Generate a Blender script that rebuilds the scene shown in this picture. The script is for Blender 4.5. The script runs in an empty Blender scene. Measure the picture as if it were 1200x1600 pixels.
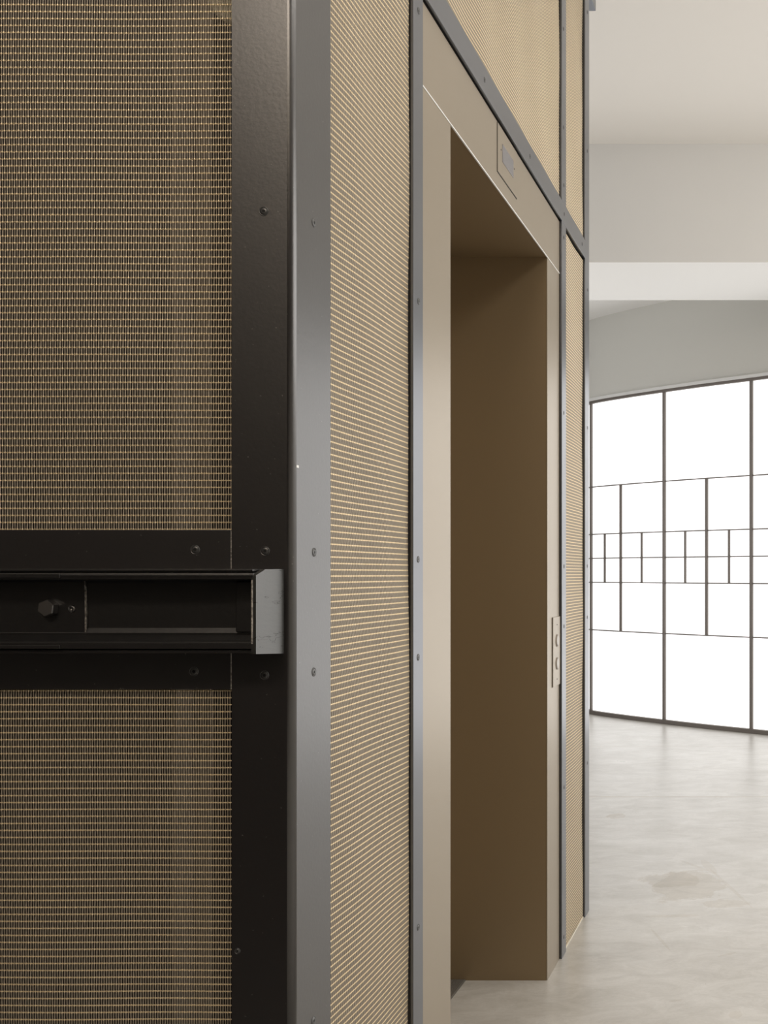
import bpy, bmesh, math
import numpy as np
from mathutils import Vector, Matrix

# ------------------------------------------------------------ camera, world, lights
H_EYE = 1.287            # eye height
F = 1700.0               # focal length in pixels of the 1200x1600 frame
PX, PY = 1215.0, 896.0   # where the optical axis meets the frame (shift lens)
cam_d = bpy.data.cameras.new('camera')
cam = bpy.data.objects.new('camera', cam_d)
bpy.context.scene.collection.objects.link(cam)
cam.location = (0, 0, H_EYE)
cam.rotation_euler = (math.radians(90), 0, 0)
cam_d.sensor_fit = 'HORIZONTAL'
cam_d.sensor_width = 36.0
cam_d.lens = 36.0 * F / 1200.0
cam_d.shift_x = (600 - PX) / 1200.0
cam_d.shift_y = (PY - 800) / 1200.0
cam_d.clip_start = 0.05
bpy.context.scene.camera = cam

SC = bpy.context.scene
SC.view_settings.view_transform = 'Standard'
SC.view_settings.look = 'None'
SC.view_settings.gamma = 1
SC.view_settings.use_curve_mapping = False
SC.view_settings.exposure = 0.17

w = bpy.data.worlds.new('World'); SC.world = w; w.use_nodes = True
w.node_tree.nodes['Background'].inputs[0].default_value = (1.0, 0.97, 0.93, 1)
w.node_tree.nodes['Background'].inputs[1].default_value = 0.3

def area(name, loc, rot, sx, sy, power, col=(1, 1, 1)):
    d = bpy.data.lights.new(name, 'AREA'); d.shape = 'RECTANGLE'
    d.size = sx; d.size_y = sy; d.energy = power; d.color = col
    o = bpy.data.objects.new(name, d); SC.collection.objects.link(o)
    o.location = loc; o.rotation_euler = rot
    return o
area('right_fill', (4.40, 3.6, 1.75), (0, math.radians(90), 0), 2.6, 6.4, 135, (1.0, 0.975, 0.945))  # added fill from the right; the wall has no window
area('overhead_fill', (1.8, 1.6, 4.10), (0, 0, 0), 1.2, 4.0, 72, (1.0, 0.95, 0.88))  # added overhead fill to brighten floor and ceiling, no fitting built
area('back_wall_fill', (-1.2, -2.5, 3.95), (math.radians(-62), 0, 0), 2.6, 0.4, 26, (1.0, 0.84, 0.62))  # added fill on the upper back wall, brightens what the post reflects
area('left_fill', (-4.40, 7.2, 1.7), (0, math.radians(-90), 0), 2.6, 4.0, 62, (1.0, 0.98, 0.96))  # added fill from the left to brighten the curved wall, no window built
area('front_face_fill', (-1.1, -1.7, 4.0), (math.radians(48), 0, 0), 2.2, 0.5, 46, (1.0, 0.86, 0.72))  # added fill from behind the camera for the front mesh

WINDOW_GLOW = 1.12

# ------------------------------------------------------------ helpers
C = SC.collection
def sY(x, X=-0.72):      # depth of the point of plane X seen in column x
    return -X * F / (PX - x)
def fX(x, Y):            # X of the point of plane Y seen in column x
    return (x - PX) * Y / F
def zz(y, Y):
    return H_EYE - (y - PY) * Y / F

def tag(o, label=None, cat=None, group=None, kind=None):
    if label: o['label'] = label
    if cat: o['category'] = cat
    if group: o['group'] = group
    if kind: o['kind'] = kind
    return o
def empty(name, loc, label, cat, group=None):
    o = bpy.data.objects.new(name, None); C.objects.link(o); o.location = loc
    o.empty_display_size = 0.1
    bpy.context.view_layer.update()
    return tag(o, label, cat, group)
def link(name, me, mat, parent=None):
    o = bpy.data.objects.new(name, me); C.objects.link(o)
    if mat is not None:
        for m in (mat if isinstance(mat, (list, tuple)) else [mat]): me.materials.append(m)
    if parent is not None:
        o.parent = parent
        o.matrix_parent_inverse = Matrix.Translation(-Vector(wloc(parent)))
    return o
def wloc(o):
    v = Vector(o.location)
    return v if o.parent is None else v   # children of meshes sit at the origin
class MB:
    def __init__(s): s.bm = bmesh.new()
    def box(s, x0, x1, y0, y1, z0, z1, bev=0.0):
        x0, x1 = min(x0, x1), max(x0, x1); y0, y1 = min(y0, y1), max(y0, y1); z0, z1 = min(z0, z1), max(z0, z1)
        t = bmesh.new()
        bmesh.ops.create_cube(t, size=1)
        for v in t.verts:
            v.co = Vector(((x0+x1)/2 + v.co.x*(x1-x0), (y0+y1)/2 + v.co.y*(y1-y0), (z0+z1)/2 + v.co.z*(z1-z0)))
        if bev > 0:
            bmesh.ops.bevel(t, geom=t.edges[:], offset=bev, segments=2, affect='EDGES', profile=0.5)
        s._merge(t); return s
    def _merge(s, t):
        me = bpy.data.meshes.new('t'); t.to_mesh(me); s.bm.from_mesh(me); bpy.data.meshes.remove(me); t.free()
    def prism(s, pts, z0, z1, axis='z', bev=0.0, bev_edges=None):
        """pts: outline in the two other axes; extruded along axis."""
        t = bmesh.new()
        def P(a, b, c):
            return {'z': (a, b, c), 'x': (c, a, b), 'y': (a, c, b)}[axis]
        v0 = [t.verts.new(P(a, b, z0)) for a, b in pts]
        v1 = [t.verts.new(P(a, b, z1)) for a, b in pts]
        n = len(pts)
        t.faces.new(v0); t.faces.new(v1[::-1])
        for i in range(n): t.faces.new((v0[i], v0[(i+1) % n], v1[(i+1) % n], v1[i]))
        bmesh.ops.recalc_face_normals(t, faces=t.faces[:])
        if bev > 0:
            bmesh.ops.bevel(t, geom=t.edges[:], offset=bev, segments=2, affect='EDGES', profile=0.5)
        s._merge(t); return s
    def lathe(s, prof, mat4, seg=24):
        """prof: (r, h) pairs around local z."""
        t = bmesh.new(); rings = []
        for r, h in prof:
            if r < 1e-6: rings.append([t.verts.new((0, 0, h))])
            else: rings.append([t.verts.new((r*math.cos(2*math.pi*i/seg), r*math.sin(2*math.pi*i/seg), h)) for i in range(seg)])
        for a, b in zip(rings, rings[1:]):
            for i in range(seg):
                j = (i+1) % seg
                if len(a) == 1 and len(b) == 1: continue
                if len(a) == 1: t.faces.new((a[0], b[i], b[j]))
                elif len(b) == 1: t.faces.new((a[i], a[j], b[0]))
                else: t.faces.new((a[i], a[j], b[j], b[i]))
        bmesh.ops.recalc_face_normals(t, faces=t.faces[:])
        t.transform(mat4)
        s._merge(t); return s
    def build(s, name, mat, parent=None, smooth=False):
        me = bpy.data.meshes.new(name); s.bm.to_mesh(me); s.bm.free()
        if smooth:
            for p in me.polygons: p.use_smooth = True
        return link(name, me, mat, parent)

# ------------------------------------------------------------ materials
def mat(name, col, rough=0.5, metal=0.0, spec=0.5, ior=1.5):
    m = bpy.data.materials.new(name); m.use_nodes = True
    b = m.node_tree.nodes['Principled BSDF']
    b.inputs['Base Color'].default_value = (*col, 1); b.inputs['Roughness'].default_value = rough
    b.inputs['Metallic'].default_value = metal; b.inputs['IOR'].default_value = ior
    b.inputs['Specular IOR Level'].default_value = spec
    return m
def nodes(m): return m.node_tree.nodes, m.node_tree.links, m.node_tree.nodes['Principled BSDF']
def noise_of(m, scale, detail=4, rough=0.6, stretch=(1, 1, 1)):
    N, L, b = nodes(m)
    tc = N.new('ShaderNodeTexCoord'); mp = N.new('ShaderNodeMapping'); mp.inputs['Scale'].default_value = stretch
    L.new(tc.outputs['Object'], mp.inputs['Vector'])
    n = N.new('ShaderNodeTexNoise'); n.inputs['Scale'].default_value = scale
    n.inputs['Detail'].default_value = detail; n.inputs['Roughness'].default_value = rough
    L.new(mp.outputs['Vector'], n.inputs['Vector'])
    return n
def vary(m, scale, c0, c1, lo=0.35, hi=0.65, stretch=(1, 1, 1), detail=5):
    N, L, b = nodes(m); n = noise_of(m, scale, detail, 0.6, stretch)
    r = N.new('ShaderNodeValToRGB'); r.color_ramp.elements[0].position = lo; r.color_ramp.elements[1].position = hi
    r.color_ramp.elements[0].color = (*c0, 1); r.color_ramp.elements[1].color = (*c1, 1)
    L.new(n.outputs['Fac'], r.inputs['Fac']); L.new(r.outputs['Color'], b.inputs['Base Color'])
    return n
def bump(m, scale, dist, strength=0.4, stretch=(1, 1, 1), detail=3):
    N, L, b = nodes(m); n = noise_of(m, scale, detail, 0.55, stretch)
    bp = N.new('ShaderNodeBump'); bp.inputs['Strength'].default_value = strength; bp.inputs['Distance'].default_value = dist
    L.new(n.outputs['Fac'], bp.inputs['Height']); L.new(bp.outputs['Normal'], b.inputs['Normal'])

M = {}
M['black'] = mat('black_satin_paint', (0.0075, 0.0060, 0.0062), 0.33, 0, 0.5, 2.05); bump(M['black'], 160, 0.0006, 0.22)
# a few specks of chipped paint
N, L, b = nodes(M['black'])
n = noise_of(M['black'], 240, 1, 0.4); r = N.new('ShaderNodeValToRGB')
r.color_ramp.elements[0].position = 0.785; r.color_ramp.elements[1].position = 0.82
r.color_ramp.elements[0].color = (0.0075, 0.0060, 0.0062, 1); r.color_ramp.elements[1].color = (0.16, 0.15, 0.14, 1)
L.new(n.outputs['Fac'], r.inputs['Fac']); L.new(r.outputs['Color'], b.inputs['Base Color'])
M['rail'] = mat('black_rail_paint', (0.006, 0.0055, 0.0055), 0.38, 0, 0.5, 1.75); bump(M['rail'], 90, 0.001, 0.35)
M['worn'] = mat('worn_bare_edge', (0.22, 0.20, 0.18), 0.6); vary(M['worn'], 220, (0.06, 0.055, 0.05), (0.55, 0.51, 0.46))
M['rail_end'] = mat('grey_scuffed_end', (0.02, 0.02, 0.018), 0.34, 0, 0.5, 1.72); bump(M['rail_end'], 60, 0.0008, 0.25, (1, 1, 4))
N, L, b = nodes(M['rail_end'])
n = noise_of(M['rail_end'], 26, 3, 0.6, (0.6, 0.6, 3.2)); r = N.new('ShaderNodeValToRGB')
e = r.color_ramp.elements; e[0].position = 0.0; e[0].color = (0.5,)*3+(1,); e[1].position = 0.598; e[1].color = (0.5,)*3+(1,)
for p_, v_ in ((0.602, 0.06), (0.608, 0.06), (0.612, 0.5)):
    q_ = e.new(p_); q_.color = (v_, v_, v_, 1)
L.new(n.outputs['Fac'], r.inputs['Fac']); L.new(r.outputs['Color'], b.inputs['Specular IOR Level'])
M['steel'] = mat('grey_brushed_steel', (0.165, 0.172, 0.19), 0.30, 0.85); bump(M['steel'], 60, 0.0004, 0.12, (10, 10, 0.4))
M['gap'] = mat('dark_rubber_gasket', (0.012, 0.010, 0.009), 0.7)
M['beige'] = mat('champagne_lacquered_steel', (0.315, 0.268, 0.205), 0.36, 0.55); bump(M['beige'], 900, 0.0002, 0.12)
M['beige_shade'] = mat('champagne_steel_shade', (0.25, 0.185, 0.108), 0.42, 0.35); bump(M['beige_shade'], 700, 0.0002, 0.15)  # darker copy of the champagne lacquer, with the shade put into its colour
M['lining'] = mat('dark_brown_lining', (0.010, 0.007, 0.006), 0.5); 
M['lamp_body'] = mat('pale_metal_disc', (0.78, 0.74, 0.56), 0.45)
M['guide'] = mat('dull_guide_steel', (0.26, 0.22, 0.18), 0.5, 0.3)
M['warp'] = mat('patinated_bronze_wire', (0.35, 0.305, 0.245), 0.5, 0.5)
M['weft'] = mat('polished_brass_wire', (0.86, 0.71, 0.475), 0.36, 0.6)
M['bolt'] = mat('bolt_paint', (0.05, 0.047, 0.045), 0.35, 0, 0.5, 1.9)
M['screw'] = mat('dark_screw_steel', (0.10, 0.10, 0.10), 0.35, 0.6)
M['socket'] = mat('black_socket', (0.004, 0.004, 0.004), 0.8)
M['frame'] = mat('dark_grey_mullion', (0.16, 0.14, 0.125), 0.5, 0.2)
M['trim'] = mat('white_trim_paint', (0.72, 0.72, 0.71), 0.5)
M['wall_grey'] = mat('grey_plaster', (0.62, 0.615, 0.58), 0.9); bump(M['wall_grey'], 30, 0.001, 0.1)
M['white'] = mat('warm_white_plaster', (0.85, 0.82, 0.775), 0.9); bump(M['white'], 20, 0.001, 0.1)
M['beam'] = mat('white_beam_plaster', (0.88, 0.875, 0.86), 0.9)
M['dark_wall'] = mat('dark_lobby_wall', (0.035, 0.03, 0.027), 0.8)
M['display'] = mat('grey_display_glass', (0.15, 0.145, 0.155), 0.25, 0.0)
M['button'] = mat('pale_button_steel', (0.34, 0.31, 0.27), 0.34, 0.5)
M['grate'] = mat('grooved_aluminium', (0.26, 0.25, 0.23), 0.4, 0.6)
M['grout'] = mat('pale_sealant', (0.62, 0.58, 0.50), 0.8)

m = bpy.data.materials.new('translucent_glass_daylight'); m.use_nodes = True; M['pane'] = m
N, L, b = nodes(m)
b.inputs['Base Color'].default_value = (0.8, 0.8, 0.8, 1); b.inputs['Roughness'].default_value = 0.25
b.inputs['Emission Color'].default_value = (1.0, 0.995, 0.99, 1); b.inputs['Emission Strength'].default_value = WINDOW_GLOW

# polished concrete floor
m = mat('polished_concrete', (0.5, 0.48, 0.45), 0.34, 0, 0.5, 1.5); M['floor'] = m
N, L, b = nodes(m)
tc = N.new('ShaderNodeTexCoord')
def mapping(scale, rot=0.0):
    mp = N.new('ShaderNodeMapping'); mp.inputs['Scale'].default_value = scale; mp.inputs['Rotation'].default_value = (0, 0, rot)
    L.new(tc.outputs['Object'], mp.inputs['Vector']); return mp
def noise(scale, detail, mp, dist=0.0, rough=0.6):
    n = N.new('ShaderNodeTexNoise'); n.inputs['Scale'].default_value = scale; n.inputs['Detail'].default_value = detail
    n.inputs['Distortion'].default_value = dist; n.inputs['Roughness'].default_value = rough
    L.new(mp.outputs['Vector'], n.inputs['Vector']); return n
def ramp(src, stops):
    r = N.new('ShaderNodeValToRGB')
    while len(r.color_ramp.elements) < len(stops): r.color_ramp.elements.new(0.5)
    for e, (p, c) in zip(r.color_ramp.elements, stops): e.position = p; e.color = (*c, 1)
    L.new(src, r.inputs['Fac']); return r
def mix(a, bb, fac, mode='MIX'):
    x = N.new('ShaderNodeMix'); x.data_type = 'RGBA'; x.blend_type = mode
    L.new(a, x.inputs[6]); L.new(bb, x.inputs[7])
    if isinstance(fac, float): x.inputs[0].default_value = fac
    else: L.new(fac, x.inputs[0])
    return x.outputs[2]
def math_(op, a, bv, c=None):
    x = N.new('ShaderNodeMath'); x.operation = op
    for i, v in enumerate((a, bv, c)):
        if v is None: continue
        if isinstance(v, (int, float)): x.inputs[i].default_value = v
        else: L.new(v, x.inputs[i])
    return x.outputs[0]
FC = 0.56
big = ramp(noise(0.9, 8, mapping((1, 1, 1), 0.4), 0.6).outputs['Fac'], [(0.33, (0.465, 0.448, 0.418)), (0.62, (0.555, 0.542, 0.515))])
fine = ramp(noise(5, 12, mapping((1.2, 2.2, 1)), 0.8, 0.72).outputs['Fac'], [(0.36, (0.80, 0.79, 0.77)), (0.62, (1.0, 1.0, 1.0))])
col = mix(big.outputs['Color'], fine.outputs['Color'], 1.0, 'MULTIPLY')
sep = N.new('ShaderNodeSeparateXYZ'); L.new(tc.outputs['Object'], sep.inputs[0])
wob = noise(4.0, 12, mapping((1, 0.8, 1), 0.5), 1.2, 0.75).outputs['Fac']
white = N.new('ShaderNodeRGB'); white.outputs[0].default_value = (1, 1, 1, 1)
stain_c = N.new('ShaderNodeRGB'); stain_c.outputs[0].default_value = (0.86, 0.835, 0.78, 1)
def stain(cx, cy, rx, ry, amt, colr, spread=1.5, rot=0.0):
    global col
    if rot:
        c_, s_ = math.cos(rot), math.sin(rot)
        ux = math_('SUBTRACT', sep.outputs[0], cx); uy = math_('SUBTRACT', sep.outputs[1], cy)
        dx = math_('DIVIDE', math_('ADD', math_('MULTIPLY', ux, c_), math_('MULTIPLY', uy, s_)), rx)
        dy = math_('DIVIDE', math_('SUBTRACT', math_('MULTIPLY', uy, c_), math_('MULTIPLY', ux, s_)), ry)
    else:
        dx = dy = None
    if dx is None: dx = math_('DIVIDE', math_('SUBTRACT', sep.outputs[0], cx), rx)
    if dy is None: dy = math_('DIVIDE', math_('SUBTRACT', sep.outputs[1], cy), ry)
    d = math_('SQRT', math_('ADD', math_('MULTIPLY', dx, dx), math_('MULTIPLY', dy, dy)), 0)
    d = math_('ADD', d, math_('MULTIPLY', math_('SUBTRACT', wob, 0.5), spread*3))
    mr = N.new('ShaderNodeMapRange'); mr.inputs[1].default_value = 1.06; mr.inputs[2].default_value = 0.94
    mr.inputs[3].default_value = 0; mr.inputs[4].default_value = amt
    L.new(d, mr.inputs[0])
    t = N.new('ShaderNodeRGB'); t.outputs[0].default_value = (*colr, 1)
    mm = mix(white.outputs[0], t.outputs[0], mr.outputs[0])
    col = mix(col, mm, 1.0, 'MULTIPLY')
def at(x, y):
    Y = H_EYE*F/(y-PY); return ((x-PX)*Y/F, Y)
for (x, y, rx, ry, a) in ((1075, 1385, 0.13, 0.20, 0.9), (1045, 1375, 0.11, 0.09, 0.9), (1135, 1412, 0.10, 0.05, 0.7), 
                          (962, 1275, 0.045, 0.06, 0.9), 
                          (1150, 1585, 0.02, 0.03, .4)):
    cx, cy = at(x, y); stain(cx, cy, rx, ry, a, (0.84, 0.80, 0.735), 0.9)
for (xa, ya_, xb_, yb2, wd) in ((1098, 1344, 1118, 1366, 0.020), (1112, 1360, 1175, 1418, 0.008), (1065, 1345, 1100, 1358, 0.010), (1010, 1432, 1090, 1430, 0.018),
                         (1018, 1452, 1046, 1484, 0.006), (1122, 1495, 1150, 1488, 0.008), (1045, 1565, 1066, 1562, 0.006), (945, 1277, 974, 1271, 0.02)):
    A_, B_ = at(xa, ya_), at(xb_, yb2); L_ = math.hypot(B_[0]-A_[0], B_[1]-A_[1])/2
    stain((A_[0]+B_[0])/2, (A_[1]+B_[1])/2, L_*1.05, wd, 0.55, (0.86, 0.82, 0.755), 0.35, math.atan2(B_[1]-A_[1], B_[0]-A_[0]))
# saw-cut joint across the floor
jy = at(1000, 1245)[1]
j = math_('LESS_THAN', math_('ABSOLUTE', math_('SUBTRACT', sep.outputs[1], jy), 0), 0.008)
j2 = math_('LESS_THAN', math_('ABSOLUTE', math_('SUBTRACT', sep.outputs[1], at(1000, 1166)[1]), 0), 0.006)
j = math_('MAXIMUM', j, j2)
grain = ramp(noise(70, 6, mapping((1, 1.3, 1)), 0.3, 0.8).outputs['Fac'], [(0.32, (0.90, 0.895, 0.885)), (0.68, (1.0, 1.0, 1.0))])
col = mix(col, grain.outputs['Color'], 1.0, 'MULTIPLY')
trowel = ramp(noise(7, 9, mapping((1, 2.6, 1), 0.25), 2.5, 0.75).outputs['Fac'], [(0.60, (1, 1, 1)), (0.66, (1.07, 1.075, 1.08))])
col = mix(col, trowel.outputs['Color'], 1.0, 'MULTIPLY')
jc = N.new('ShaderNodeRGB'); jc.outputs[0].default_value = (0.80, 0.72, 0.64, 1)
col = mix(col, mix(white.outputs[0], jc.outputs[0], j), 1.0, 'MULTIPLY')
# small specks
sp = ramp(noise(55, 2, mapping((1, 1, 1))).outputs['Fac'], [(0.0, (1, 1, 1)), (0.775, (1, 1, 1)), (0.80, (0.55, 0.5, 0.45))])
col = mix(col, sp.outputs['Color'], 1.0, 'MULTIPLY')
L.new(col, b.inputs['Base Color'])
rr = N.new('ShaderNodeMapRange'); rr.inputs[3].default_value = 0.22; rr.inputs[4].default_value = 0.42
L.new(noise(3, 8, mapping((1, 2, 1)), 0.5).outputs['Fac'], rr.inputs[0]); L.new(rr.outputs[0], b.inputs['Roughness'])
bp = N.new('ShaderNodeBump'); bp.inputs['Strength'].default_value = 0.12; bp.inputs['Distance'].default_value = 0.003
L.new(noise(9, 10, mapping((1, 2.5, 1)), 1.0).outputs['Fac'], bp.inputs['Height']); L.new(bp.outputs['Normal'], b.inputs['Normal'])

# ------------------------------------------------------------ structure
def struct(name, mb, m, parent=None):
    o = mb.build(name, m, parent)
    if parent is None: o['kind'] = 'structure'
    return o
struct('floor', MB().box(-4.5, 4.6, -3.6, 12.0, -0.12, 0.0), M['floor'])
Y_B1 = 8.3                                   # far edge of the downstand beam
Z_B0 = zz(469, Y_B1); Y_B0 = (Z_B0-H_EYE)*F/(PY-410)
Z_CEIL = zz(225, Y_B0)
Z_WIN = H_EYE + 1.575
Z_LOW = H_EYE + 2.33
struct('floor_dark_patch', MB().box(-2.38, -0.72, -3.6, 0.95, 0.0, 0.003), M['dark_wall'])  # unseen dark patch added to darken the reflection low on the post
struct('wall_right', MB().box(4.5, 4.62, -3.6, 12.0, 0.0, Z_CEIL), M['white'])
struct('wall_back', MB().box(-4.5, 4.5, -3.72, -3.6, 0.0, 2.9), M['dark_wall'])
struct('wall_back_upper', MB().box(-4.5, 4.5, -3.72, -3.6, 2.9, Z_CEIL), M['white'])
struct('wall_left', MB().box(-4.62, -4.5, -3.6, 12.0, 0.0, Z_CEIL), M['dark_wall'])
struct('wall_light_block', MB().box(-2.5, -2.38, -3.6, 1.62, 0.0, Z_CEIL), M['dark_wall'])  # unseen dark wall added to keep light off the floor the post reflects
struct('wall_far', MB().box(-4.5, 4.5, 12.0, 12.12, 0.0, Z_CEIL), M['white'])
struct('ceiling', MB().box(-4.5, 4.5, -3.6, Y_B0+0.02, Z_CEIL, Z_CEIL+0.1), M['white'])
struct('trim_1', MB().box(-4.5, 4.5, Y_B0, Y_B1, Z_B0, Z_CEIL+0.1), M['beam'])
struct('ceiling_far', MB().box(-4.5, 4.5, Y_B1, 12.0, Z_LOW, Z_LOW+0.1), M['beam'])

# curved translucent window: plan of its face from left to right
PLAN = [(-2.32, 11.6), (-2.12, 10.9), (-1.93, 10.35), (-1.705, 9.985), (-1.36, 9.655), (-0.963, 9.33), (-0.585, 9.04), (-0.209, 8.78), (0.167, 8.51), (0.92, 7.96), (1.67, 7.42), (2.42, 6.90), (3.2, 6.45), (4.48, 5.95)]
def catmull(P, n=10):
    out = []
    for i in range(len(P)-1):
        p0 = P[max(i-1, 0)]; p1 = P[i]; p2 = P[i+1]; p3 = P[min(i+2, len(P)-1)]
        for k in range(n):
            t = k/n
            out.append(tuple(0.5*((2*p1[a]) + (-p0[a]+p2[a])*t + (2*p0[a]-5*p1[a]+4*p2[a]-p3[a])*t*t + (-p0[a]+3*p1[a]-3*p2[a]+p3[a])*t**3) for a in (0, 1)))
    out.append(P[-1]); return np.array(out)
CV = catmull(PLAN)
S = np.concatenate([[0], np.cumsum(np.hypot(*np.diff(CV, axis=0).T))])
def cpos(s):
    return np.array([np.interp(s, S, CV[:, 0]), np.interp(s, S, CV[:, 1])])
def cdir(s):
    d = cpos(s+0.01)-cpos(s-0.01); d /= np.hypot(*d); return d
def s_of_px(x):
    u = PX + CV[:, 0]*F/CV[:, 1]
    return float(np.interp(x, u[:int(np.argmax(u > 1400)) or None], S[:int(np.argmax(u > 1400)) or None]))
def strip_mesh(mb, s0, s1, z0, z1, dfront, dback):
    """solid following the plan curve; d measured towards the room (negative = behind)."""
    n = max(2, int((s1-s0)/0.05)+1); ss = np.linspace(s0, s1, n)
    t = bmesh.new(); rows = []
    for s in ss:
        p = cpos(s); d = cdir(s); nrm = np.array([d[1], -d[0]])
        a = p+nrm*dfront; bq = p+nrm*dback
        rows.append([t.verts.new((a[0], a[1], z0)), t.verts.new((a[0], a[1], z1)), t.verts.new((bq[0], bq[1], z1)), t.verts.new((bq[0], bq[1], z0))])
    for r0, r1 in zip(rows, rows[1:]):
        for i in range(4): t.faces.new((r0[i], r0[(i+1) % 4], r1[(i+1) % 4], r1[i]))
    t.faces.new(rows[0]); t.faces.new(rows[-1][::-1])
    bmesh.ops.recalc_face_normals(t, faces=t.faces[:])
    mb._merge(t); return mb
win = bpy.data.objects.new('window_1', None); C.objects.link(win); win.location = (-0.9, 9.3, 0)
tag(win, kind='structure')
full = [s_of_px(925), s_of_px(1039), s_of_px(1175)]
step = full[2]-full[1]
while full[-1]+step < S[-1]-0.1: full.append(full[-1]+step)
full.insert(0, full[0]-step*0.98); full.insert(0, 0.02)
Zt = [0.035, 0.772, 1.206, 1.425, 1.644, 2.077, Z_WIN-0.022]
strip_mesh(MB(), 0, S[-1], 0.0, 0.035, 0.03, -0.02).build('bottom_rail', M['frame'], win)
strip_mesh(MB(), 0, S[-1], Z_WIN-0.022, Z_WIN, 0.022, -0.02).build('top_rail', M['frame'], win)
strip_mesh(MB(), 0, S[-1], Z_WIN, Z_WIN+0.022, 0.045, -0.02).build('head_trim', M['trim'], win)
for s in full:
    strip_mesh(MB(), s-0.0135, s+0.0135, 0.035, Z_WIN-0.022, 0.018, 0.0).build('mullion', M['frame'], win)
def frac(a, c, f_, px=None): return s_of_px(px) if px else a+(c-a)*f_
for i in range(1, len(full)-1):
    a, c = full[i], full[i+1]
    pq = {2: (None,)*3}
    m0, q0, q1 = {full.index(full[2]): (None,)*3}.get(-1, (None,)*3)
    if abs(a-s_of_px(925)) < 1e-6: q0, m0, q1 = 946, 971, 1003.5
    elif abs(a-s_of_px(1039)) < 1e-6: q0, m0, q1 = 1071.5, 1105, 1140
    sm, sq0, sq1 = frac(a, c, .5, m0), frac(a, c, .25, q0), frac(a, c, .75, q1)
    strip_mesh(MB(), sm-0.012, sm+0.012, Zt[1], Zt[5], 0.016, 0.0).build('mullion', M['frame'], win)
    for q in (sq0, sq1):
        strip_mesh(MB(), q-0.0085, q+0.0085, Zt[2], Zt[4], 0.014, 0.0).build('mullion', M['frame'], win)
for z in Zt[1:6]:
    strip_mesh(MB(), 0, S[-1], z-0.005, z+0.005, 0.012, 0.0).build('transom', M['frame'], win)
edges = [0.0] + full[1:] + [S[-1]]
for a, c in zip(edges, edges[1:]):
    strip_mesh(MB(), a, c, 0.036, Z_WIN-0.023, -0.001, -0.02).build('pane', M['pane'], win)
o = strip_mesh(MB(), 0, S[-1], Z_WIN+0.022, Z_LOW, 0.0, -0.12).build('wall_curved', M['wall_grey']); tag(o, kind='structure')

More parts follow.
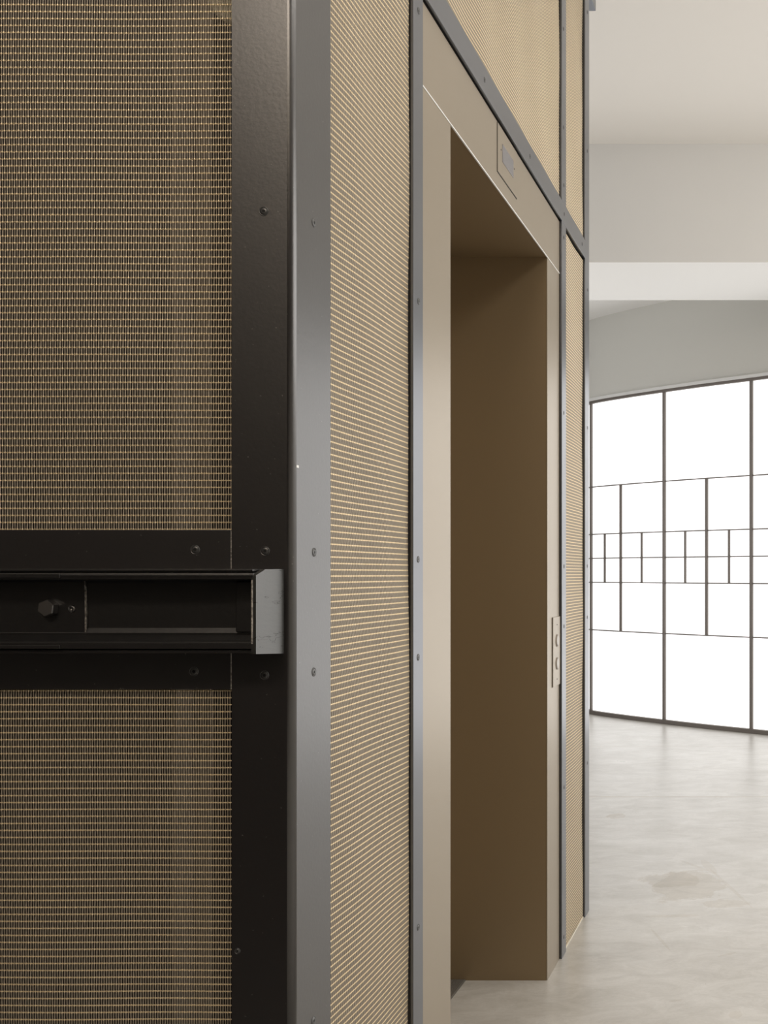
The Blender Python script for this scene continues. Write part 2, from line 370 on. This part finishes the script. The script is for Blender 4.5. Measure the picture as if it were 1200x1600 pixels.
# ------------------------------------------------------------ woven wire mesh
ROW, COL = 0.01047, 0.00364
def weave(name, plane, u0, u1, z0, z1, d, parent, sides=4, rw=0.00100, rf=0.00085):
    """plane 'y': facing -Y at Y=d, u is X. plane 'x': facing +X at X=d, u is Y."""
    nu = int((u1-u0)/COL); nz = int((z1-z0)/ROW)
    us = u0+(np.arange(nu)+0.5)*COL; zr = z0+(np.arange(nz)+0.5)*ROW
    V = []; Fq = []; Mi = []; base = 0
    ang = np.arange(sides)*2*np.pi/sides+np.pi/sides
    amp = 0.0006
    # warp wires (vertical): per row points at -0.2, 0, +0.2 of the pitch
    offs = np.array([-0.13, 0.0, 0.13])
    zc = (zr[:, None]+offs[None]*ROW).ravel()
    sgn = np.where(np.arange(nz) % 2 == 0, 1.0, -1.0)
    prof = np.array([0.18, 1.0, 0.18])
    h = (sgn[:, None]*prof[None]).ravel()*amp
    for par in (0, 1):
        cols = us[par::2]
        hh = h*(1 if par == 0 else -1)
        n = len(zc); k = len(cols)
        U = cols[:, None, None]+rw*np.cos(ang)[None, None]+0*zc[None, :, None]
        D = (hh[None, :, None]+rw*np.sin(ang)[None, None])+0*cols[:, None, None]
        Z = zc[None, :, None]+0*U
        V.append(np.stack([U, D, Z], -1).reshape(-1, 3))
        i0 = (np.arange(k)[:, None, None]*n+np.arange(n-1)[None, :, None])*sides+np.arange(sides)[None, None]
        i1 = (np.arange(k)[:, None, None]*n+np.arange(n-1)[None, :, None])*sides+((np.arange(sides)+1) % sides)[None, None]
        q = np.stack([i0, i1, i1+sides, i0+sides], -1).reshape(-1, 4)+base
        seg = np.broadcast_to((np.arange(n-1) % 3 < 2)[None, :, None], (k, n-1, sides)).astype(np.int32).reshape(-1)
        Fq.append(q); Mi.append(seg); base += k*n*sides   # the knuckles are polished, the runs between them patinated
    # weft wires (horizontal)
    n = nu; wv = np.where(np.arange(nu) % 2 == 0, -1.0, 1.0)*0.00030
    for par in (0, 1):
        rows = zr[par::2]; k = len(rows)
        hh = wv*(1 if par == 0 else -1)
        U = us[None, :, None]+0*rows[:, None, None]+0*ang[None, None]
        D = hh[None, :, None]+rf*np.sin(ang)[None, None]+0*rows[:, None, None]
        Z = rows[:, None, None]+rf*np.cos(ang)[None, None]+0*us[None, :, None]
        V.append(np.stack([U, D, Z], -1).reshape(-1, 3))
        i0 = (np.arange(k)[:, None, None]*n+np.arange(n-1)[None, :, None])*sides+np.arange(sides)[None, None]
        i1 = (np.arange(k)[:, None, None]*n+np.arange(n-1)[None, :, None])*sides+((np.arange(sides)+1) % sides)[None, None]
        q = np.stack([i0, i0+sides, i1+sides, i1], -1).reshape(-1, 4)+base
        Fq.append(q); Mi.append(np.ones(len(q), np.int32)); base += k*n*sides
    V = np.concatenate(V); Fq = np.concatenate(Fq); Mi = np.concatenate(Mi)
    # slight slackness of the cloth
    V[:, 1] += 0.0012*np.sin(V[:, 0]*19+V[:, 2]*5)+0.0008*np.sin(V[:, 2]*13)
    if plane == 'y': W = np.stack([V[:, 0], d-V[:, 1], V[:, 2]], -1)
    else:
        W = np.stack([d+V[:, 1], V[:, 0], V[:, 2]], -1)
    me = bpy.data.meshes.new(name)
    me.vertices.add(len(W)); me.vertices.foreach_set('co', W.astype(np.float32).ravel())
    me.loops.add(Fq.size); me.loops.foreach_set('vertex_index', Fq.astype(np.int32).ravel())
    me.polygons.add(len(Fq)); me.polygons.foreach_set('loop_start', np.arange(0, Fq.size, 4, dtype=np.int32))
    me.polygons.foreach_set('material_index', Mi)
    me.polygons.foreach_set('use_smooth', np.ones(len(Fq), bool))
    me.update(calc_edges=True)
    return link(name, me, [M['warp'], M['weft']], parent)

# ------------------------------------------------------------ screws
def screw(parent, x, y, z, face, r=0.007, m=None):
    """countersunk hex socket screw; face 'y' looks to -Y, 'x' looks to +X."""
    R = Matrix.Translation((x, y, z)) @ (Matrix.Rotation(math.radians(90), 4, 'X') if face == 'y' else Matrix.Rotation(math.radians(90), 4, 'Y'))
    mb = MB().lathe([(r, -0.0006), (r, 0.0007), (r*0.88, 0.0009), (r*0.84, 0.0001), (r*0.78, 0.0001), (r*0.74, 0.0008), (r*0.34, 0.0008)], R, 24)
    a = mb.build('screw', m or M['screw'], parent, True)
    s = MB().lathe([(r*0.36, 0.00079), (0, 0.0006)], R, 6).build('socket', M['socket'], a)
    return a

# ------------------------------------------------------------ corner post
XS = -0.72
YC = sY(459)                       # front plane of the enclosure
Z_TOP = Z_CEIL - 0.001
x_in = fX(362, YC); y_in = sY(516.5)
post = empty('corner_post', (XS, YC, 0), 'tall black painted steel corner post with rounded edge and grey-reflecting side', 'post')
r_ = 0.010; th = 0.009
pts = [(x_in, YC)]
for k in range(9):
    a = math.radians(-90+90*k/8); pts.append((XS-r_+r_*math.cos(a), YC+r_+r_*math.sin(a)))
pts += [(XS, y_in), (XS-th, y_in), (XS-th, YC+th), (x_in, YC+th)]
po = MB().prism(pts, 0, Z_TOP).build('angle_section', M['black'], post)
for p in po.data.polygons:
    n_ = p.normal
    p.use_smooth = abs(n_.z) < 0.5 and n_.x > 0.01 and n_.y < -0.01
for (x, y) in ((412, 330), (414, 861), (413, 1055)):
    screw(post, fX(x, YC), YC, zz(y, YC), 'y')
for (x, y) in ((490.5, 348), (491, 863), (490.5, 1050), (490, 1595)):
    Y = sY(x); screw(post, XS, Y, zz(y, Y), 'x')
screw(post, fX(371, YC), YC, zz(1486, YC), 'y', 0.0045)

MB().box(XS-0.0002, XS+0.0006, sY(463), sY(466.5), zz(731, sY(465)), zz(727, sY(465)), 0.0002).build('paint_chip', M['trim'], post)['label'] = 'tiny white chip in the paint'

# ------------------------------------------------------------ front face
XL = -1.75
yf_mesh = YC+0.011
def mesh_panel(label, plane, u0, u1, z0, z1, d, sides=4, group=None, gz=None):
    loc = ((u0+u1)/2, d, z0) if plane == 'y' else (d, (u0+u1)/2, z0)
    t = empty('wire_mesh_panel', loc, label, 'mesh panel', group)
    weave('woven_wire', plane, u0, u1, z0, z1, d, t, sides)
    return t
zb1, zb2 = zz(828, YC), zz(1077, YC)
mesh_panel('large woven brass wire panel on the front, above the black rail', 'y', -1.36, x_in+0.004, zb1-0.004, 2.42, yf_mesh, 6)
mesh_panel('woven brass wire panel on the front, below the black rail', 'y', -1.36, x_in+0.004, 0.30, zb2+0.004, yf_mesh, 6)
def flat_bar(y0, y1, ys, label):
    o = empty('flat_bar', ((XL+x_in)/2, YC, zz(y1, YC)), label, 'steel bar')
    MB().box(XL, x_in-0.0012, YC-0.0002, YC+0.008, zz(y1, YC), zz(y0, YC), 0.0008).build('plate', M['black'], o)
    MB().box(x_in-0.0012, x_in-0.0002, YC-0.0004, YC+0.004, zz(y1, YC), zz(y0, YC)).build('seam', M['worn'], o)['label'] = 'scraped pale seam at the end'
    for (x, y) in ys: screw(o, fX(x, YC), YC-0.0002, zz(y, YC), 'y')
    return o
flat_bar(828, 900, [(305, 859)], 'black flat steel bar directly above the horizontal rail')
flat_bar(1010, 1077, [(303, 1049)], 'black flat steel bar directly below the horizontal rail')

# horizontal channel rail
YT = 1.553
rail = empty('channel_rail', (-1.2, YC, zz(1020, YT)), 'black steel channel rail with hex bolt running across the front', 'rail')
xe = fX(396, YT)
def zt(y): return zz(y, YT)
YW = 1.598
prof = [(YC-0.0005, zt(894)), (YT, zt(895)), (YT-0.0012, zt(899)), (YT, zt(905)), (YW-0.006, zt(907)), (YW, zt(911)), (YW, zt(984)), (YW-0.004, zt(992)),
        (YT+0.003, zt(1001)), (YT, zt(1004)), (YT, zt(1014)), (YC-0.0005, zt(1015))]
o = MB().prism(prof, XL, xe, 'x', bev=0.0007).build('channel', M['rail'], rail)
MB().box(XL, xe-0.003, YT+0.004, YC-0.001, zt(893.2), zt(889), 0.0008).build('top_strip', M['rail'], rail)
MB().box(XL, xe-0.003, YT+0.004, YC-0.001, zt(1021), zt(1016), 0.0008).build('bottom_strip', M['rail'], rail)
x1 = fX(133, YW-0.004)
MB().box(XL, x1, YW-0.0035, YW-0.0002, zt(990), zt(909), 0.0006).build('splice_plate', M['rail'], rail)
MB().prism([(x1-0.0002, zt(991)), (x1+0.0008, zt(990)), (x1+0.0013, zt(970)), (x1+0.0011, zt(950)), (x1+0.0007, zt(925)), (x1-0.0008, zt(908)), (x1-0.0010, zt(920)), (x1-0.0002, zt(950))], YW-0.0042, YW-0.0010, 'y').build('worn_edge', M['worn'], rail)['label'] = 'scraped pale edge of the splice plate'
MB().box(XL, fX(95, YT), YT-0.003, YT-0.0001, zt(903), zt(896.5), 0.0006).build('lip_plate', M['rail'], rail)
MB().box(XL, fX(95, YT), YT-0.003, YT-0.0001, zt(1013), zt(1008), 0.0006).build('lip_plate', M['rail'], rail)
MB().box(fX(371, YW), xe-0.0005, YW-0.006, YW-0.0002, zt(990), zt(909), 0.0015).build('end_stiffener', M['rail'], rail)
# bolt: hexagonal head on a washerless shank
Yb = YW-0.0035
R = Matrix.Translation((fX(79, Yb), Yb, zz(950, Yb))) @ Matrix.Rotation(math.radians(90), 4, 'X') @ Matrix.Rotation(math.radians(22), 4, 'Z')
MB().lathe([(0.0125, 0), (0.0125, 0.0105), (0.0112, 0.012), (0, 0.012)], R, 6).build('bolt', M['bolt'], rail)
R = Matrix.Translation((fX(113, Yb), Yb, zz(951, Yb))) @ Matrix.Rotation(math.radians(90), 4, 'X')
MB().lathe([(0.0065, 0), (0.0055, 0.0016), (0.0042, 0.0004), (0.0025, 0.0012), (0, 0.0004)], R, 7).build('weld_spot', M['black'], rail)
# oblique end plate
yA, yB = YT-0.001, YC-0.0008
xA, xB = fX(400, yA), fX(444, yB)
t = MB()
def endq(xa, ya, top, bot): return [(xa, ya, top), (xa, ya, bot)]
bm = t.bm
def addv(*c): return bm.verts.new(c)
A0, A1 = addv(xA, yA, zz(899, yA)), addv(xA, yA, zz(1022, yA))
A2 = addv(xA+0.0035, yA+0.021, zz(889.5, yA+0.021))
B0, B1 = addv(xB, yB, zz(889, yB)), addv(xB, yB, zz(1021, yB))
front = [A0, A2, B0, B1, A1]
back = [addv(v.co.x-0.007, v.co.y+0.0005, v.co.z) for v in front]
bm.faces.new(front); bm.faces.new(back[::-1])
for i in range(5):
    k = (i+1) % 5; bm.faces.new((front[i], back[i], back[k], front[k]))
bmesh.ops.recalc_face_normals(bm, faces=bm.faces[:])
t.build('end_plate', M['rail_end'], rail)['label'] = 'grey catching end plate'
MB().box(xA-0.0062, xA-0.0046, yA-0.0012, yA+0.002, zz(1006, yA), zz(906, yA)).build('worn_edge', M['worn'], rail)

# ------------------------------------------------------------ side face (faces +X)
Y1a, Y1b = sY(646), sY(661)
Y2a, Y2b = sY(878), sY(884.5)
Y3a, Y3b = sY(914.3), sY(920.5)
ZB0, ZB1 = 1.0, 1.0
ZB0 = (zz(0, sY(663.7)) + zz(340, sY(878)))/2
ZB1 = (zz(0, sY(697.7)) + zz(320, sY(883)) + zz(377, sY(914)))/3
XM = XS-0.0105
def strip(ya, yb, z0, z1, label, pts, rubber=True):
    o = empty('steel_strip', (XS, (ya+yb)/2, z0), label, 'steel strip')
    MB().box(XS-0.006, XS, ya, yb, z0, z1, 0.0008).build('plate', M['steel'], o)
    if rubber: MB().box(XS-0.020, XS-0.0062, ya+0.0006, yb-0.001, z0, z1).build('gasket', M['gap'], o)
    for (x, y) in pts:
        Y = min(max(sY(x), ya+0.02), yb-0.02); screw(o, XS, Y, zz(y, Y), 'x', 0.0068)
    return o
strip(Y1a, Y1b, 0, Z_TOP, 'tall grey steel strip between the near mesh and the beige lift jamb', [(654, 17), (654, 471), (653.5, 874), (653.5, 1027), (653.5, 1449)])
strip(Y2a, Y2b, 0, ZB0-0.0005, 'thin grey steel strip beside the far beige jamb with the call buttons', [(881, 371), (881, 645), (881.4, 885), (881.4, 978.6), (881.4, 1230), (881, 1464)])
strip(Y2a, Y2b, ZB1+0.0005, Z_TOP, 'short grey steel strip rising above the transom bar between two mesh panels', [(880.5, 45), (880.5, 199), (881, 289.5)])
strip(Y3a, Y3b, 0, Z_TOP, 'rearmost thin grey steel strip at the far corner of the lift shaft', [(917.6, 19), (917.6, 236), (918, 453), (918, 668.5), (917.7, 884.5), (917.7, 964.5), (917.7, 1192)])
# transom bar
tb = empty('transom_bar', (XS, 3.2, ZB0), 'grey steel bar running level over the lift doorway into the distance', 'steel bar')
MB().box(XS-0.006, XS+0.0003, Y1b+0.0004, Y3a-0.0004, ZB0, ZB1, 0.0008).build('plate', M['steel'], tb)
MB().box(XS-0.020, XS-0.0062, Y1b+0.001, Y3a-0.001, ZB0+0.002, ZB1-0.002).build('gasket', M['gap'], tb)
for (x, y) in ((757, 124), (828, 242), (881.6, 330), (909.5, 380)):
    Y = sY(x); screw(tb, XS+0.0003, Y, (ZB0+ZB1)/2, 'x', 0.0068)
# mesh panels of the side
mesh_panel('tall narrow woven brass wire panel beside the black corner post', 'x', y_in-0.004, Y1a+0.004, 0.0, 2.75, XM)
mesh_panel('woven brass wire panel above the transom bar over the lift doorway', 'x', Y1b-0.004, Y2a+0.004, ZB1-0.004, 3.42, XM)
mesh_panel('thin woven brass wire panel at the far end, below the transom bar', 'x', Y2b-0.004, Y3a+0.004, 0.0, ZB0+0.004, XM)
mesh_panel('small woven brass wire panel at the far end, above the transom bar', 'x', Y2b-0.004, Y3a+0.004, ZB1-0.004, 3.62, XM)
# pale sealant line at the foot of the far panels
tag(MB().box(XS-0.0088, XS-0.0064, Y2b+0.001, Y3a-0.001, 0.0, 0.004).build('sealant_bead', M['grout']), 'pale sealant bead on the floor along the foot of the far mesh panel', 'sealant')

# ------------------------------------------------------------ lift doorway
XJ = -0.728
Yn = sY(704, XJ); Yf = sY(855.3, XJ); Yff = Y2a-0.004
ZH = 2.288
XR = -1.10
ds = empty('lift_door_surround', (XJ, (Yn+Yf)/2, 0), 'beige lacquered metal lift doorway surround with deep reveal coloured in a shaded tone', 'door surround')
MB().box(XJ-0.003, XJ, Y1b+0.001, Yn, 0, ZH-0.0015, 0.0006).build('near_jamb', M['beige'], ds)
MB().box(XJ-0.003, XJ, Yf, Yff, 0, ZH-0.0015, 0.0006).build('far_jamb', M['beige'], ds)
t = MB(); t.box(XJ-0.003, XJ+0.0006, Y1b+0.001, Yff, ZH, ZB0-0.006, 0.0006); t.build('head_panel', M['beige'], ds)
MB().box(XJ-0.002, XJ+0.0012, Y1b+0.001, Yff, ZH-0.0022, ZH+0.0008).build('edge_highlight', M['trim'], ds)['label'] = 'thin white strip standing in for the lit lower edge of the head panel'  # highlight on the head panel's lower edge, drawn as a white strip
MB().box(XR, XJ-0.0032, Yf-0.0005, Yf+0.018, 0, ZH+0.01).build('far_reveal', M['beige_shade'], ds)
MB().box(XR, XJ-0.0032, Yn-0.018, Yn+0.0005, 0, ZH+0.01).build('near_reveal', M['beige_shade'], ds)
MB().box(XR, XJ-0.0032, Yn, Yf-0.0006, ZH-0.001, ZH+0.012).build('soffit', M['beige_shade'], ds)
# indicator plate on the head panel
XI = XJ+0.0006
ya, yb = sY(777, XI), sY(807, XI); za, zb = zz(267, ya), ZB0-0.008
ip = empty('floor_indicator', (XI, (ya+yb)/2, za), 'floor indicator plate with small grey screen set above the lift doorway', 'indicator')
MB().box(XI+0.0001, XI+0.0016, ya, yb, za, zb, 0.0004).build('plate', M['beige'], ip)
t = MB(); t.box(XI+0.00005, XI+0.0006, ya-0.004, ya-0.0002, za-0.003, zb); t.box(XI+0.00005, XI+0.0006, ya-0.004, yb+0.002, za-0.003, za-0.0002); t.build('shadow_gap', M['gap'], ip)
yc0, yc1 = sY(784, XI), sY(801, XI)
MB().box(XI+0.0016, XI+0.0024, yc0, yc1, zz(253, yc0), zz(225, yc0)).build('screen', M['display'], ip)
for (x, y) in ((782, 234), (802.5, 264)):
    Y = sY(x, XI); screw(ip, XI+0.0017, Y, zz(y, Y), 'x', 0.0022)
# call plate
XC = XJ+0.0035
ya = sY(864.4, XC); yb = Yff-0.002
za, zb = zz(1074, ya), zz(965, ya)
cp = empty('call_panel', (XC, (ya+yb)/2, za), 'pale lift call plate with two round buttons on the far jamb', 'call panel')
MB().box(XJ+0.0001, XC, ya, yb, za, zb, 0.0006).build('plate', M['beige'], cp)
MB().box(XJ+0.00005, XJ+0.0008, ya-0.0035, ya-0.0002, za-0.002, zb+0.001).build('shadow_gap', M['gap'], cp)
Yb_ = sY(870.4, XC)
for y in (1000.8, 1036.6):
    R = Matrix.Translation((XC, Yb_, zz(y, Yb_))) @ Matrix.Rotation(math.radians(90), 4, 'Y')
    bz = MB().lathe([(0.0205, 0), (0.0205, 0.0016), (0.0185, 0.0020), (0.0180, 0.0003)], R, 32).build('button_ring', M['guide'], cp, False)
    MB().lathe([(0.0175, 0.0001), (0.0175, 0.0030), (0.0160, 0.0036), (0, 0.0036)], R, 32).build('button', M['button'], cp)
for y in (976, 1061):
    screw(cp, XC, Yb_, zz(y, Yb_), 'x', 0.0022)
# threshold and landing doors
xs0 = fX(728, Yf)
th_ = empty('lift_sill', (xs0-0.03, (Yn+Yf)/2, 0), 'ribbed grey metal sill on the floor inside the lift doorway', 'sill')
MB().box(XR, xs0, Yn-0.1, Yf-0.001, 0.0, 0.002).build('plate', M['grate'], th_)
t = MB()
k = 0
while xs0-0.003-k*0.0055 > XR: 
    x = xs0-0.003-k*0.0055; t.box(x-0.0028, x, Yn-0.1, Yf-0.001, 0.002, 0.0042); k += 1
t.build('ribs', M['grate'], th_)
ld = empty('lift_door', (XR, (Yn+Yf)/2, 0), 'brown landing door closed at the back of the deep lift doorway', 'lift door')
ym = (Yn+Yf)/2
MB().box(XR-0.03, XR-0.001, Yn-0.02, ym-0.001, 0.005, ZH+0.01, 0.001).build('door_leaf', M['beige_shade'], ld)
MB().box(XR-0.03, XR-0.001, ym+0.001, Yf+0.018, 0.005, ZH+0.01, 0.001).build('door_leaf', M['beige_shade'], ld)

# ------------------------------------------------------------ inside of the shaft
li = empty('shaft_lining', (-1.2, 1.8, 0), 'dark brown lining seen dimly through the wire mesh of the lift shaft', 'lining')
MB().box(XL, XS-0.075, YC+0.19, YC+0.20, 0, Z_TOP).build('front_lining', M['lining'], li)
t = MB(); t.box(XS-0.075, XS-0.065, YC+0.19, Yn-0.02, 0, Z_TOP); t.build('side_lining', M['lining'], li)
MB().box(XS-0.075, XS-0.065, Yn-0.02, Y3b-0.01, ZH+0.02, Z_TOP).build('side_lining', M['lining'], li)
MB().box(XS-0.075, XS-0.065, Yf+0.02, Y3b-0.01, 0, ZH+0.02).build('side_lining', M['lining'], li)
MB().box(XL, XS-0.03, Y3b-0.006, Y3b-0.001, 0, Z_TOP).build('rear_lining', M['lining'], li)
gd = MB(); xg = fX(283, YC+0.12)
gd.box(xg-0.004, xg+0.004, YC+0.10, YC+0.15, 0, Z_TOP); gd.box(xg-0.03, xg+0.03, YC+0.15, YC+0.158, 0, Z_TOP)
tag(gd.build('guide_rail', M['guide']), 'dull vertical guide rail standing behind the front wire mesh', 'guide rail')
Yl = YC+0.045
R = Matrix.Translation((fX(382, Yl), Yl, zz(-22, Yl))) @ Matrix.Rotation(math.radians(90), 4, 'X')
tag(MB().lathe([(0.0, -0.02), (0.060, -0.02), (0.062, 0.0), (0.058, 0.004), (0, 0.006)], R, 48).build('round_lamp', M['lamp_body']), 'pale round disc lamp behind the top right of the front mesh', 'lamp')

# steel beam behind the top of the shaft
Yk = 4.62
bo = MB()
xk = fX(931, Yk); zk = zz(17.5, Yk)
bo.box(xk-0.5, xk, Y3b+0.005, Yk, zk, zk+0.18, 0.002)
tag(bo.build('roof_beam', M['steel']), 'grey steel beam end poking out behind the top rear of the shaft', 'beam')
